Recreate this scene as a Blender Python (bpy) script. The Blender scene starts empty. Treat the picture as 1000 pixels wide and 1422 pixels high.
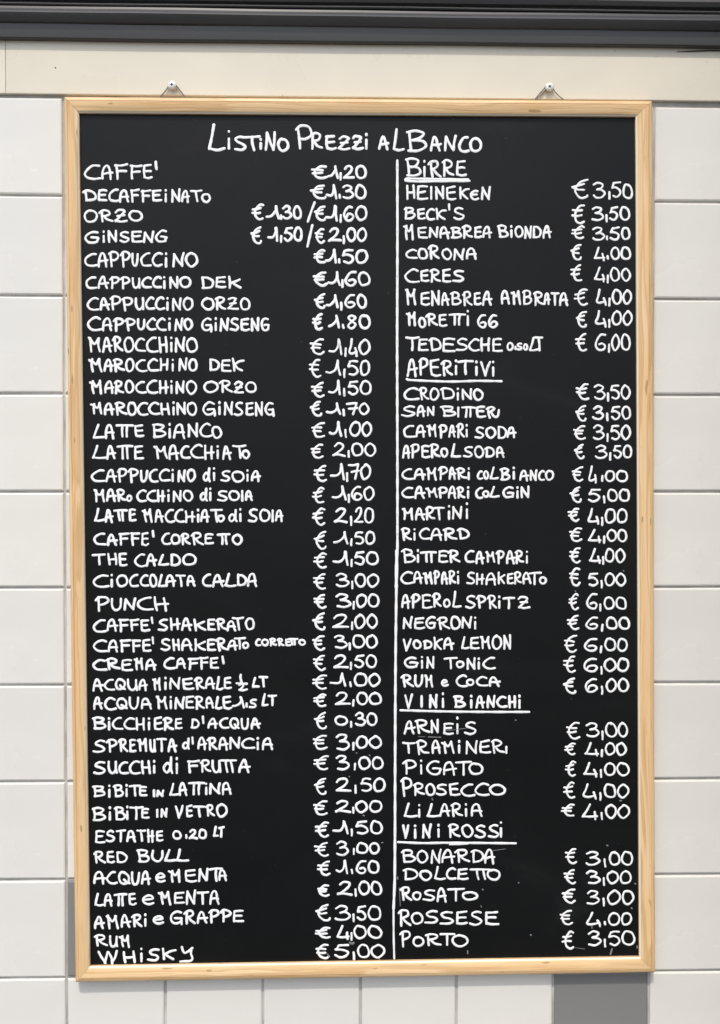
import bpy, math, random
from mathutils import Vector, Matrix, Euler

random.seed(7)
scene = bpy.context.scene
C = scene.collection

# ------------------------------------------------------------------ camera
CAM_POS = Vector((-0.02609, -1.03827, 0.09372))
CAM_ROT = (1.556087, -0.000707, -0.024775)
FOCAL = 1400.0                       # in pixels of the 1000 px wide photograph
cam_data = bpy.data.cameras.new("camera")
cam = bpy.data.objects.new("camera", cam_data)
C.objects.link(cam)
cam.location = CAM_POS
cam.rotation_euler = CAM_ROT
cam_data.sensor_fit = 'HORIZONTAL'
cam_data.sensor_width = 36.0
cam_data.lens = 36.0 * FOCAL / 1000.0
cam_data.clip_start = 0.01
cam_data.clip_end = 500
scene.camera = cam
CAM_MAT = Euler(CAM_ROT).to_matrix()

# ------------------------------------------------------------------ light
SUN_EL = math.radians(57)            # steep sun, a little left of straight on
SUN_AZ = math.radians(-9)            # measured from the wall's outward normal
world = bpy.data.worlds.new("World")
scene.world = world
world.use_nodes = True
wn = world.node_tree.nodes
wl = world.node_tree.links
wn.clear()
out = wn.new('ShaderNodeOutputWorld')
bg = wn.new('ShaderNodeBackground')
sky = wn.new('ShaderNodeTexSky')
sky.sky_type = 'NISHITA'
sky.sun_disc = False
sky.sun_elevation = SUN_EL
sun_dir = Vector((math.sin(SUN_AZ) * math.cos(SUN_EL), -math.cos(SUN_AZ) * math.cos(SUN_EL), math.sin(SUN_EL)))
sky.sun_rotation = math.atan2(sun_dir.x, sun_dir.y)
sky.air_density = 1.0
sky.dust_density = 3.0
sky.ozone_density = 1.0
bg.inputs['Strength'].default_value = 0.15
wl.new(sky.outputs['Color'], bg.inputs['Color'])
wl.new(bg.outputs['Background'], out.inputs['Surface'])

sun_data = bpy.data.lights.new("sun", 'SUN')
sun_data.energy = 1.6
sun_data.angle = math.radians(1.4)
sun_data.color = (1.0, 0.965, 0.92)
sun = bpy.data.objects.new("sun", sun_data)
C.objects.link(sun)
sun.location = sun_dir * 5
sun.rotation_euler = (-sun_dir).to_track_quat('-Z', 'Y').to_euler()

scene.view_settings.view_transform = 'Standard'
scene.view_settings.look = 'None'
scene.view_settings.gamma = 1.0
scene.view_settings.use_curve_mapping = False
scene.view_settings.exposure = 0.38


def at(px, py, depth):
    """photo measurement -> point on the real plane that lies `depth` in front of the wall (y = -depth)"""
    d = CAM_MAT @ Vector(((px - 500) / FOCAL, (711 - py) / FOCAL, -1.0))
    t = (-depth - CAM_POS.y) / d.y
    return CAM_POS + d * t


# ------------------------------------------------------------------ materials
def new_mat(name):
    m = bpy.data.materials.new(name)
    m.use_nodes = True
    nt = m.node_tree
    b = nt.nodes['Principled BSDF']
    return m, nt, nt.nodes, nt.links, b


def node(ns, t, **kw):
    n = ns.new(t)
    for k, v in kw.items():
        setattr(n, k, v)
    return n


def ramp(ns, stops):
    r = ns.new('ShaderNodeValToRGB')
    e = r.color_ramp.elements
    while len(e) < len(stops):
        e.new(0.5)
    for el, (p, c) in zip(e, stops):
        el.position = p
        el.color = (c[0], c[1], c[2], 1) if not isinstance(c, float) else (c, c, c, 1)
    return r


def glazed(name, col, rough=0.22, vary=0.05):
    m, nt, ns, ls, b = new_mat(name)
    tc = node(ns, 'ShaderNodeTexCoord')
    oi = node(ns, 'ShaderNodeObjectInfo')
    n1 = node(ns, 'ShaderNodeTexNoise')
    n1.inputs['Scale'].default_value = 9
    n1.inputs['Detail'].default_value = 5
    ls.new(tc.outputs['Object'], n1.inputs['Vector'])
    r1 = ramp(ns, [(0.3, 1 - vary), (0.7, 1.0)])
    ls.new(n1.outputs['Fac'], r1.inputs['Fac'])
    r2 = ramp(ns, [(0.0, (0.965, 0.965, 0.965)), (1.0, (1.0, 0.998, 0.99))])
    ls.new(oi.outputs['Random'], r2.inputs['Fac'])
    mx = node(ns, 'ShaderNodeMix', data_type='RGBA', blend_type='MULTIPLY')
    mx.inputs[0].default_value = 1
    ls.new(r1.outputs['Color'], mx.inputs[6])
    ls.new(r2.outputs['Color'], mx.inputs[7])
    mx2 = node(ns, 'ShaderNodeMix', data_type='RGBA', blend_type='MULTIPLY')
    mx2.inputs[0].default_value = 1
    mx2.inputs[6].default_value = (*col, 1)
    ls.new(mx.outputs[2], mx2.inputs[7])
    # sparse dirt specks
    n3 = node(ns, 'ShaderNodeTexNoise')
    n3.inputs['Scale'].default_value = 170
    n3.inputs['Detail'].default_value = 1
    ls.new(tc.outputs['Object'], n3.inputs['Vector'])
    r3 = ramp(ns, [(0.80, 0.0), (0.84, 0.8)])
    ls.new(n3.outputs['Fac'], r3.inputs['Fac'])
    mx3 = node(ns, 'ShaderNodeMix', data_type='RGBA')
    ls.new(r3.outputs['Color'], mx3.inputs[0])
    ls.new(mx2.outputs[2], mx3.inputs[6])
    mx3.inputs[7].default_value = (col[0] * 0.62, col[1] * 0.58, col[2] * 0.5, 1)
    ls.new(mx3.outputs[2], b.inputs['Base Color'])
    rr_ = ramp(ns, [(0.35, rough * 0.75), (0.7, rough * 1.5)])
    ls.new(n1.outputs['Fac'], rr_.inputs['Fac'])
    ls.new(rr_.outputs['Color'], b.inputs['Roughness'])
    n2 = node(ns, 'ShaderNodeTexNoise')
    n2.inputs['Scale'].default_value = 16
    n2.inputs['Detail'].default_value = 2
    ls.new(tc.outputs['Object'], n2.inputs['Vector'])
    bp = node(ns, 'ShaderNodeBump')
    bp.inputs['Strength'].default_value = 0.25
    bp.inputs['Distance'].default_value = 0.004
    ls.new(n2.outputs['Fac'], bp.inputs['Height'])
    ls.new(bp.outputs['Normal'], b.inputs['Normal'])
    return m


M_TILE = glazed("white_glaze", (0.765, 0.748, 0.685))
M_GREY = glazed("grey_glaze", (0.235, 0.234, 0.222))
M_CREAM = glazed("cream_glaze", (0.755, 0.70, 0.56), 0.3)


def noisy(name, c0, c1, scale, rough, bump=0.0, metallic=0.0, dist=0.001, stretch=(1, 1, 1)):
    m, nt, ns, ls, b = new_mat(name)
    tc = node(ns, 'ShaderNodeTexCoord')
    mp = node(ns, 'ShaderNodeMapping')
    mp.inputs['Scale'].default_value = stretch
    n = node(ns, 'ShaderNodeTexNoise')
    n.inputs['Scale'].default_value = scale
    n.inputs['Detail'].default_value = 6
    ls.new(tc.outputs['Object'], mp.inputs['Vector'])
    ls.new(mp.outputs['Vector'], n.inputs['Vector'])
    r = ramp(ns, [(0.3, c0), (0.7, c1)])
    ls.new(n.outputs['Fac'], r.inputs['Fac'])
    ls.new(r.outputs['Color'], b.inputs['Base Color'])
    b.inputs['Roughness'].default_value = rough
    b.inputs['Metallic'].default_value = metallic
    if bump:
        bp = node(ns, 'ShaderNodeBump')
        bp.inputs['Strength'].default_value = bump
        bp.inputs['Distance'].default_value = dist
        ls.new(n.outputs['Fac'], bp.inputs['Height'])
        ls.new(bp.outputs['Normal'], b.inputs['Normal'])
    return m


M_GROUT = noisy("grout", (0.30, 0.285, 0.255), (0.60, 0.58, 0.54), 22, 0.95, 0.5)
M_METAL = noisy("grey_coated_metal", (0.046, 0.046, 0.045), (0.064, 0.064, 0.062), 14, 0.34, 0.15, 0.0, 0.0006, (0.25, 1, 4))
M_SCREW = noisy("screw_metal", (0.80, 0.79, 0.76), (0.90, 0.89, 0.86), 300, 0.4, 0.0, 0.1)
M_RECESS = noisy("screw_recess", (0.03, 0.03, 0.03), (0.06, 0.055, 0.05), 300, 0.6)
M_CORD = noisy("hanger_wire", (0.11, 0.10, 0.085), (0.26, 0.24, 0.20), 500, 0.5, 0.2)
M_GAP_LINE = noisy("gap_line_black", (0.012, 0.012, 0.012), (0.02, 0.02, 0.02), 200, 0.5)
M_GROUND = noisy("pavement_concrete", (0.10, 0.098, 0.094), (0.17, 0.165, 0.155), 4, 0.9, 0.4, 0.0, 0.004)
M_BACK = noisy("hardboard_back", (0.16, 0.10, 0.055), (0.21, 0.135, 0.075), 80, 0.85)


def wood():
    m, nt, ns, ls, b = new_mat("pine_wood")
    tc = node(ns, 'ShaderNodeTexCoord')
    oi = node(ns, 'ShaderNodeObjectInfo')
    mul = node(ns, 'ShaderNodeMath', operation='MULTIPLY')
    mul.inputs[1].default_value = 37.0
    ls.new(oi.outputs['Random'], mul.inputs[0])
    cmb = node(ns, 'ShaderNodeCombineXYZ')
    ls.new(mul.outputs[0], cmb.inputs[0])
    ls.new(mul.outputs[0], cmb.inputs[2])
    add = node(ns, 'ShaderNodeVectorMath', operation='ADD')
    ls.new(tc.outputs['Object'], add.inputs[0])
    ls.new(cmb.outputs[0], add.inputs[1])
    # slow wander of the grain
    mp = node(ns, 'ShaderNodeMapping')
    mp.inputs['Scale'].default_value = (5, 20, 20)
    ls.new(add.outputs[0], mp.inputs['Vector'])
    nw = node(ns, 'ShaderNodeTexNoise')
    nw.inputs['Scale'].default_value = 1.0
    nw.inputs['Detail'].default_value = 2
    ls.new(mp.outputs['Vector'], nw.inputs['Vector'])
    sc = node(ns, 'ShaderNodeVectorMath', operation='SCALE')
    sc.inputs['Scale'].default_value = 0.020
    ls.new(nw.outputs['Color'], sc.inputs[0])
    ad2 = node(ns, 'ShaderNodeVectorMath', operation='ADD')
    ls.new(add.outputs[0], ad2.inputs[0])
    ls.new(sc.outputs[0], ad2.inputs[1])
    # growth rings seen as long bands
    mp2 = node(ns, 'ShaderNodeMapping')
    mp2.inputs['Scale'].default_value = (1.6, 130, 130)
    ls.new(ad2.outputs[0], mp2.inputs['Vector'])
    ng = node(ns, 'ShaderNodeTexNoise')
    ng.inputs['Scale'].default_value = 1.0
    ng.inputs['Detail'].default_value = 2.5
    ng.inputs['Roughness'].default_value = 0.45
    ls.new(mp2.outputs['Vector'], ng.inputs['Vector'])
    mr = node(ns, 'ShaderNodeMath', operation='MULTIPLY')
    mr.inputs[1].default_value = 3.6
    ls.new(ng.outputs['Fac'], mr.inputs[0])
    fr = node(ns, 'ShaderNodeMath', operation='FRACT')
    ls.new(mr.outputs[0], fr.inputs[0])
    rg = ramp(ns, [(0.0, (0.83, 0.60, 0.335)), (0.50, (0.775, 0.545, 0.29)), (0.84, (0.66, 0.43, 0.205)),
                   (0.92, (0.74, 0.505, 0.26)), (1.0, (0.83, 0.60, 0.335))])
    ls.new(fr.outputs[0], rg.inputs['Fac'])
    # fine fibres
    mp3 = node(ns, 'ShaderNodeMapping')
    mp3.inputs['Scale'].default_value = (18, 900, 900)
    ls.new(ad2.outputs[0], mp3.inputs['Vector'])
    nf = node(ns, 'ShaderNodeTexNoise')
    nf.inputs['Scale'].default_value = 1.0
    nf.inputs['Detail'].default_value = 3
    ls.new(mp3.outputs['Vector'], nf.inputs['Vector'])
    rf = ramp(ns, [(0.3, 0.90), (0.6, 1.0)])
    ls.new(nf.outputs['Fac'], rf.inputs['Fac'])
    mx = node(ns, 'ShaderNodeMix', data_type='RGBA', blend_type='MULTIPLY')
    mx.inputs[0].default_value = 1
    ls.new(rg.outputs['Color'], mx.inputs[6])
    ls.new(rf.outputs['Color'], mx.inputs[7])
    # broad tone changes along the rail
    mp4 = node(ns, 'ShaderNodeMapping')
    mp4.inputs['Scale'].default_value = (9, 60, 60)
    ls.new(add.outputs[0], mp4.inputs['Vector'])
    nb = node(ns, 'ShaderNodeTexNoise')
    nb.inputs['Scale'].default_value = 1.0
    ls.new(mp4.outputs['Vector'], nb.inputs['Vector'])
    rb = ramp(ns, [(0.3, (1.0, 1.0, 1.0)), (0.7, (0.98, 0.91, 0.82))])
    ls.new(nb.outputs['Fac'], rb.inputs['Fac'])
    mx2 = node(ns, 'ShaderNodeMix', data_type='RGBA', blend_type='MULTIPLY')
    mx2.inputs[0].default_value = 1
    ls.new(mx.outputs[2], mx2.inputs[6])
    ls.new(rb.outputs['Color'], mx2.inputs[7])
    # small dark resin flecks
    mp5 = node(ns, 'ShaderNodeMapping')
    mp5.inputs['Scale'].default_value = (60, 230, 230)
    ls.new(add.outputs[0], mp5.inputs['Vector'])
    nk = node(ns, 'ShaderNodeTexNoise')
    nk.inputs['Scale'].default_value = 1.0
    nk.inputs['Detail'].default_value = 0
    ls.new(mp5.outputs['Vector'], nk.inputs['Vector'])
    rk = ramp(ns, [(0.79, 0.0), (0.84, 0.7)])
    ls.new(nk.outputs['Fac'], rk.inputs['Fac'])
    mx3 = node(ns, 'ShaderNodeMix', data_type='RGBA')
    ls.new(rk.outputs['Color'], mx3.inputs[0])
    ls.new(mx2.outputs[2], mx3.inputs[6])
    mx3.inputs[7].default_value = (0.33, 0.19, 0.08, 1)
    ls.new(mx3.outputs[2], b.inputs['Base Color'])
    b.inputs['Roughness'].default_value = 0.5
    bp = node(ns, 'ShaderNodeBump')
    bp.inputs['Strength'].default_value = 0.2
    bp.inputs['Distance'].default_value = 0.0004
    ls.new(nf.outputs['Fac'], bp.inputs['Height'])
    ls.new(bp.outputs['Normal'], b.inputs['Normal'])
    return m


M_WOOD = wood()
M_EDGE = noisy('pale_edge_halo', (0.80, 0.69, 0.50), (0.88, 0.78, 0.60), 90, 0.55, 0.0, 0.0, 0.001, (0.05, 1, 1))  # inner chamfer: paler wood tone plus a bright edge halo put into the colour


def board_mat():
    m, nt, ns, ls, b = new_mat("black_board_paint")
    tc = node(ns, 'ShaderNodeTexCoord')
    # wiped chalk film, stronger where people rub
    mp = node(ns, 'ShaderNodeMapping')
    mp.inputs['Scale'].default_value = (5, 5, 9)
    mp.inputs['Rotation'].default_value = (0, 0.5, 0)
    ls.new(tc.outputs['Object'], mp.inputs['Vector'])
    n1 = node(ns, 'ShaderNodeTexNoise')
    n1.inputs['Scale'].default_value = 1.3
    n1.inputs['Detail'].default_value = 7
    n1.inputs['Roughness'].default_value = 0.62
    n1.inputs['Distortion'].default_value = 0.7
    ls.new(mp.outputs['Vector'], n1.inputs['Vector'])
    r1 = ramp(ns, [(0.35, (0.0038, 0.0042, 0.0043)), (0.62, (0.0048, 0.0052, 0.0053)), (0.80, (0.0120, 0.0125, 0.0125))])
    ls.new(n1.outputs['Fac'], r1.inputs['Fac'])
    # tiny chalk crumbs
    n2 = node(ns, 'ShaderNodeTexNoise')
    n2.inputs['Scale'].default_value = 260
    n2.inputs['Detail'].default_value = 0
    ls.new(tc.outputs['Object'], n2.inputs['Vector'])
    r2 = ramp(ns, [(0.84, 0.0), (0.88, 0.25)])
    ls.new(n2.outputs['Fac'], r2.inputs['Fac'])
    mx = node(ns, 'ShaderNodeMix', data_type='RGBA')
    ls.new(r2.outputs['Color'], mx.inputs[0])
    ls.new(r1.outputs['Color'], mx.inputs[6])
    mx.inputs[7].default_value = (0.10, 0.10, 0.10, 1)
    ls.new(mx.outputs[2], b.inputs['Base Color'])
    r3 = ramp(ns, [(0.3, 0.34), (0.7, 0.46)])
    ls.new(n1.outputs['Fac'], r3.inputs['Fac'])
    ls.new(r3.outputs['Color'], b.inputs['Roughness'])
    b.inputs['Specular IOR Level'].default_value = 0.21
    return m


M_BOARD = board_mat()


def ink_mat(name, lo, hi):
    m, nt, ns, ls, b = new_mat(name)
    tc = node(ns, 'ShaderNodeTexCoord')
    n1 = node(ns, 'ShaderNodeTexNoise')
    n1.inputs['Scale'].default_value = 130
    n1.inputs['Detail'].default_value = 5
    n1.inputs['Roughness'].default_value = 0.7
    ls.new(tc.outputs['Object'], n1.inputs['Vector'])
    r = ramp(ns, [(0.30, lo), (0.44, hi)])
    ls.new(n1.outputs['Fac'], r.inputs['Fac'])
    ls.new(r.outputs['Color'], b.inputs['Base Color'])
    b.inputs['Roughness'].default_value = 0.7
    b.inputs['Specular IOR Level'].default_value = 0.2
    return m


M_INK = ink_mat("white_marker", (0.58, 0.59, 0.59), (0.90, 0.90, 0.88))
M_SMEAR = ink_mat("chalk_residue", (0.04, 0.04, 0.04), (0.20, 0.20, 0.20))


# ------------------------------------------------------------------ helpers
def mesh_obj(name, verts, faces, mat, parent=None, smooth=False, loc=None, rot=None):
    me = bpy.data.meshes.new(name)
    me.from_pydata([tuple(v) for v in verts], [], faces)
    me.update()
    if smooth:
        me.polygons.foreach_set('use_smooth', [True] * len(me.polygons))
    if mat:
        me.materials.append(mat)
    o = bpy.data.objects.new(name, me)
    C.objects.link(o)
    if loc is not None:
        o.location = loc
    if rot is not None:
        o.rotation_euler = rot
    if parent:
        o.parent = parent
    return o


def empty(name, loc, label, cat):
    o = bpy.data.objects.new(name, None)
    o.empty_display_size = 0.05
    C.objects.link(o)
    o.location = loc
    o['label'] = label
    o['category'] = cat
    return o


def box(x0, x1, y0, y1, z0, z1):
    v = [(x, y, z) for x in (x0, x1) for y in (y0, y1) for z in (z0, z1)]
    f = [(0, 1, 3, 2), (4, 6, 7, 5), (0, 4, 5, 1), (2, 3, 7, 6), (0, 2, 6, 4), (1, 5, 7, 3)]
    return v, f


def tube(pts, r, n=8):
    """closed-ended tube along points (Vectors)"""
    v, f = [], []
    m = len(pts)
    up = Vector((0.02, 1, 0.01))
    for i, p in enumerate(pts):
        t = (pts[min(i + 1, m - 1)] - pts[max(i - 1, 0)]).normalized()
        a = t.cross(up).normalized()
        b = t.cross(a).normalized()
        rr = r[i] if isinstance(r, (list, tuple)) else r
        for k in range(n):
            th = 2 * math.pi * k / n
            v.append(p + a * math.cos(th) * rr + b * math.sin(th) * rr)
    for i in range(m - 1):
        for k in range(n):
            f.append((i * n + k, i * n + (k + 1) % n, (i + 1) * n + (k + 1) % n, (i + 1) * n + k))
    f.append(tuple(range(n))[::-1])
    f.append(tuple(range((m - 1) * n, m * n)))
    return v, f


# ------------------------------------------------------------------ ground
g = mesh_obj('ground', [(-60, -60, 0), (60, -60, 0), (60, 60, 0), (-60, 60, 0)], [(0, 1, 2, 3)], M_GROUND, loc=(0, 0, -1.45))
g['kind'] = 'structure'

# ------------------------------------------------------------------ tiled wall
wall = empty('tiled_wall', (0, 0, -1.45), 'white square tiled shop wall with grey joints and a cream top course behind the menu board', 'wall')
WZ = 1.45
GROUT_Y = -0.0005
v, f = box(-1.2, 1.2, 0.0, 0.22, -1.45, 0.62)
v = [(a, b + GROUT_Y, c + WZ) for a, b, c in v]
mesh_obj('grout', v, f, M_GROUT, wall)

# joint lines measured in the photograph (hand laid, so not perfectly even)
rowL = [135.0, 272, 411, 547, 683, 816, 951, 1085, 1221, 1357]
rowR = [148.0, 281, 416, 549, 683, 815, 947.5, 1081, 1213.5, 1347]
row_line = []
for a, b in zip(rowL, rowR):
    row_line.append((at(45, a, 0), at(952, b, 0)))
p = 0.1
for k in range(4):
    A, B = row_line[-1]
    row_line.append((A - Vector((0, 0, p)), B - Vector((0, 0, p))))
colT = [(88.5, 150), (None, 0), (None, 0), (None, 0), (None, 0), (None, 0), (907.5, 165)]
colB = [(93.5, 1390), (230, 1390), (365.5, 1390), (501, 1390), (634, 1390), (768, 1385), (900.5, 1380)]
t0, t6 = at(88.5, 150, 0), at(907.5, 165, 0)
col_line = []
for i in range(7):
    bt = at(*colB[i], 0)
    tp = t0.lerp(t6, i / 6)
    col_line.append((tp, bt))
for k in range(3):
    A, B = col_line[-1]
    col_line.append((A + Vector((p, 0, 0)), B + Vector((p, 0, 0))))
for k in range(4):
    A, B = col_line[0]
    col_line.insert(0, (A - Vector((p, 0, 0)), B - Vector((p, 0, 0))))


def cross(c, r):
    (A, B), (D, E) = c, r
    # x as function of z for column, z as function of x for row
    x = A.x
    for _ in range(6):
        z = D.z + (E.z - D.z) * (x - D.x) / (E.x - D.x)
        x = A.x + (B.x - A.x) * (z - A.z) / (B.z - A.z)
    return Vector((x, 0, z))


HALF = 0.00108          # half joint width
prof = [(0.0, 0.0), (0.0001, -0.0013), (0.0006, -0.0021), (0.0017, -0.0026)]   # (inset, y)


def slab(corners, prof, mat, name, parent, org):
    """corners: 4 points CCW seen from the front (TL, BL, BR, TR); pillowed edge"""
    cx = sum((c for c in corners), Vector()) / 4
    v, f = [], []
    for ins, y in prof:
        for i in range(4):
            c = corners[i]
            sx = 1 if c.x < cx.x else -1
            sz = 1 if c.z < cx.z else -1
            v.append((c.x + sx * ins - org.x, y - org.y, c.z + sz * ins - org.z))
    n = len(prof)
    for k in range(n - 1):
        for i in range(4):
            j = (i + 1) % 4
            f.append((k * 4 + i, k * 4 + j, (k + 1) * 4 + j, (k + 1) * 4 + i))
    f.append(tuple((n - 1) * 4 + i for i in range(4)))
    o = mesh_obj(name, v, f, mat, parent)
    return o


rnd = random.Random(3)
for r in range(len(row_line) - 1):
    for c in range(len(col_line) - 1):
        ci = c - 4                       # 0..5 lie behind / around the board
        tl = cross(col_line[c], row_line[r])
        bl = cross(col_line[c], row_line[r + 1])
        br = cross(col_line[c + 1], row_line[r + 1])
        tr = cross(col_line[c + 1], row_line[r])
        if r == 0:
            tl = tl + Vector((0, 0, -0.0005))
            tr = tr + Vector((0, 0, -0.0005))
        h = HALF
        q = [tl + Vector((h, 0, -h)), bl + Vector((h, 0, h)), br + Vector((-h, 0, h)), tr + Vector((-h, 0, -h))]
        q = [w + Vector((rnd.uniform(-1, 1) * 0.00025, 0, rnd.uniform(-1, 1) * 0.00025)) for w in q]
        ctr = sum(q, Vector()) / 4
        grey = (ci == 5 and r == 9) or (ci == 0 and r == 8)
        o = slab(q, prof, M_GREY if grey else M_TILE, 'tile', wall, ctr)
        if grey:
            o['label'] = 'mid grey glazed tile'
        o.location = ctr + Vector((0, rnd.uniform(-0.0002, 0.0002), WZ))
        o.rotation_euler = (rnd.uniform(-1, 1) * 0.0022, 0, rnd.uniform(-1, 1) * 0.0022)

# cream course above the tiles: long pieces, slightly proud
bz0 = at(500, 135.2, 0.004).z
band_len = 0.93
xs = at(8, 100, 0.004).x
for k, (xa, xb) in enumerate([(xs - 0.8, xs), (xs, xs + band_len)]):
    q = [Vector((xa + 0.0001, 0, 0.56)), Vector((xa + 0.0001, 0, bz0)), Vector((xb - 0.0001, 0, bz0)), Vector((xb - 0.0001, 0, 0.56))]
    ctr = sum(q, Vector()) / 4
    o = slab(q, [(0, 0), (0.00005, -0.0040), (0.0002, -0.0044), (0.0009, -0.0046)], M_CREAM, 'cream_trim', wall, ctr)
    o.location = ctr + Vector((0, 0, WZ))

# drilled hole in the cream course and its filler blob
h = at(77, 94, 0.0047)
v, f = tube([Vector((0, 0.001, 0)), Vector((0, -0.00015, 0))], 0.0008, 10)
mesh_obj('drill_hole', v, f, M_RECESS, wall, loc=(h.x, -0.0046, h.z + WZ))

# ------------------------------------------------------------------ dark metal profile above
e = at(500, 59.5, 0.009)
Z0 = e.z
PR = [(-0.001, 0.0), (0.0056, 0.0), (0.0066, 0.0010), (0.0088, 0.0130), (0.0088, 0.0136), (0.0112, 0.0144), (0.0140, 0.0175), (0.0160, 0.0215),
      (0.0150, 0.0234), (0.0132, 0.0254), (0.0100, 0.0272), (0.0082, 0.0290), (0.0078, 0.0312), (0.0030, 0.0316), (0.0030, 0.0328),
      (0.0072, 0.0332), (0.0080, 0.0342), (0.0070, 0.0356), (0.0020, 0.0366), (0.0020, 0.0392),
      (0.0060, 0.0400), (0.0082, 0.0440), (0.0078, 0.0470), (0.0060, 0.0500), (0.0060, 0.0650), (-0.001, 0.0700)]
prof_obj = empty('metal_profile', (0, -0.006, Z0), 'dark grey ribbed metal profile running across the wall above the cream course', 'metal trim')
groups = [('lower_rail', 0, 5), ('rounded_rail', 4, 14), ('thin_lip', 14, 19), ('upper_rail', 19, 26)]
for nm, a, b in groups:
    pts = PR[a:b]
    vv, ff = [], []
    N = 40
    for i in range(N + 1):
        x = -0.9 + 1.8 * i / N
        wob = 0.00025 * math.sin(x * 9 + a) + 0.00015 * math.sin(x * 31 + b)
        for d, z in pts:
            vv.append((x, 0.006 - 0.0046 - d, z + wob))
    m = len(pts)
    for i in range(N):
        for k in range(m - 1):
            ff.append((i * m + k, (i + 1) * m + k, (i + 1) * m + k + 1, i * m + k + 1))
    o = mesh_obj(nm, vv, ff, M_METAL, prof_obj)
    for pl in o.data.polygons:
        pl.use_smooth = True
    o.data.set_sharp_from_angle(angle=math.radians(28))

# added dark post, out of view, blocking light to darken the right side
blocker = empty('light_blocker', (0.50, 0, -1.45), 'added dark grey post out of view that blocks light on the right', 'light blocker')
v, f = box(0.0, 0.06, -0.30, -0.004, 0.0, 2.6)
mesh_obj('blocker_post', v, f, M_METAL, blocker)
v, f = box(-0.012, 0.0, -0.30, -0.26, 0.0, 2.6)
mesh_obj('blocker_lip', v, f, M_METAL, blocker)

# black strand standing in for the dark gap under the profile at right
pts = []
for px_, py_ in [(940, 71.5), (955, 71.2), (970, 70.6), (985, 70.0), (1000, 70.2), (1040, 68), (1100, 64)]:
    q = at(px_, py_, 0.0055)
    pts.append(Vector((q.x, -0.0055, q.z)))
org = pts[0].copy()
v, f = tube([q - org for q in pts], [0.0002, 0.00045, 0.0006, 0.0006, 0.0006, 0.0006, 0.0006], 6)
cb = mesh_obj('gap_line', v, f, M_GAP_LINE, None, True, loc=org)
cb['label'] = 'thin black strand standing in for the dark gap under the metal profile at the upper right'
cb['category'] = 'gap_line'

# ------------------------------------------------------------------ chalkboard
FR = 0.0148             # front of the frame, distance from the wall joints
BD = 0.0102             # board surface
FBACK = 0.0020
OUT = [at(88, 133, FR), at(104, 1365.5, FR), at(911, 1352, FR), at(907, 139, FR)]       # TL BL BR TR
INN = [at(109, 156, FR), at(124.5, 1343, FR), at(888.5, 1330, FR), at(883.5, 161, FR)]
ctr = sum(OUT, Vector()) / 4
board = empty('menu_board', (ctr.x, -BD, min(q.z for q in OUT)), 'black menu board in a pale pine frame covered with white handwritten drink prices', 'menu board')
BO = Vector(board.location)


def rel(q):
    return Vector(q) - BO


# panel: thin slab, front face at -BD
ext = 0.004
pc = [INN[0] + Vector((-ext, 0, ext)), INN[1] + Vector((-ext, 0, -ext)), INN[2] + Vector((ext, 0, -ext)), INN[3] + Vector((ext, 0, ext))]
v = [(q.x - BO.x, 0, q.z - BO.z) for q in pc] + [(q.x - BO.x, 0.003, q.z - BO.z) for q in pc]
f = [(0, 1, 2, 3), (7, 6, 5, 4), (0, 4, 5, 1), (1, 5, 6, 2), (2, 6, 7, 3), (3, 7, 4, 0)]
panel = mesh_obj('writing_surface', v, f, M_BOARD, board)

# frame rails with mitred ends: cross-section given from outer (0) to inner (1)
SEC = [(0.0, -FBACK), (0.0, -(FR - 0.0030)), (0.035, -(FR - 0.0016)), (0.10, -(FR - 0.0009)), (0.235, -(FR - 0.0003)), (0.255, -(FR - 0.0008)), (0.275, -FR),
       (0.88, -FR), (0.915, -(FR - 0.0005)), (1.0, -(FR - 0.0016)), (1.0, -(BD - 0.001)), (1.0, -FBACK)]
names = [(0, 1), (1, 2), (2, 3), (3, 0)]
for a, b in names:
    A, B = OUT[a], OUT[b]
    d = (B - A)
    d.y = 0
    L = d.length
    d.normalize()
    ang = -math.atan2(d.z, d.x)
    o = bpy.data.objects.new('frame_rail', None)
    Minv = Euler((0, ang, 0)).to_matrix().inverted()
    org = Vector((A.x, 0, A.z))
    vv, ff = [], []
    NS = 24
    for i in range(NS + 1):
        s = i / NS
        po = A.lerp(B, s)
        pi_ = INN[a].lerp(INN[b], s)
        # keep the mitre gap a hair open
        for t, y in SEC:
            q = po.lerp(pi_, t)
            if i == 0:
                q = q + d * 0.00012
            if i == NS:
                q = q - d * 0.00012
            vv.append(Minv @ (Vector((q.x, y, q.z)) - org))
    m = len(SEC)
    for i in range(NS):
        for k in range(m - 1):
            ff.append((i * m + k, i * m + k + 1, (i + 1) * m + k + 1, (i + 1) * m + k))
    ff.append(tuple(range(m))[::-1])
    ff.append(tuple(range(NS * m, NS * m + m)))
    bpy.data.objects.remove(o)
    o = mesh_obj('frame_rail', vv, ff, M_WOOD, board)
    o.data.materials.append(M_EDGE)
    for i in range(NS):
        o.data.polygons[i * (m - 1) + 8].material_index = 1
    o.data.set_sharp_from_angle(angle=math.radians(50))
    o.location = org - BO
    o.rotation_euler = (0, ang, 0)

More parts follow.
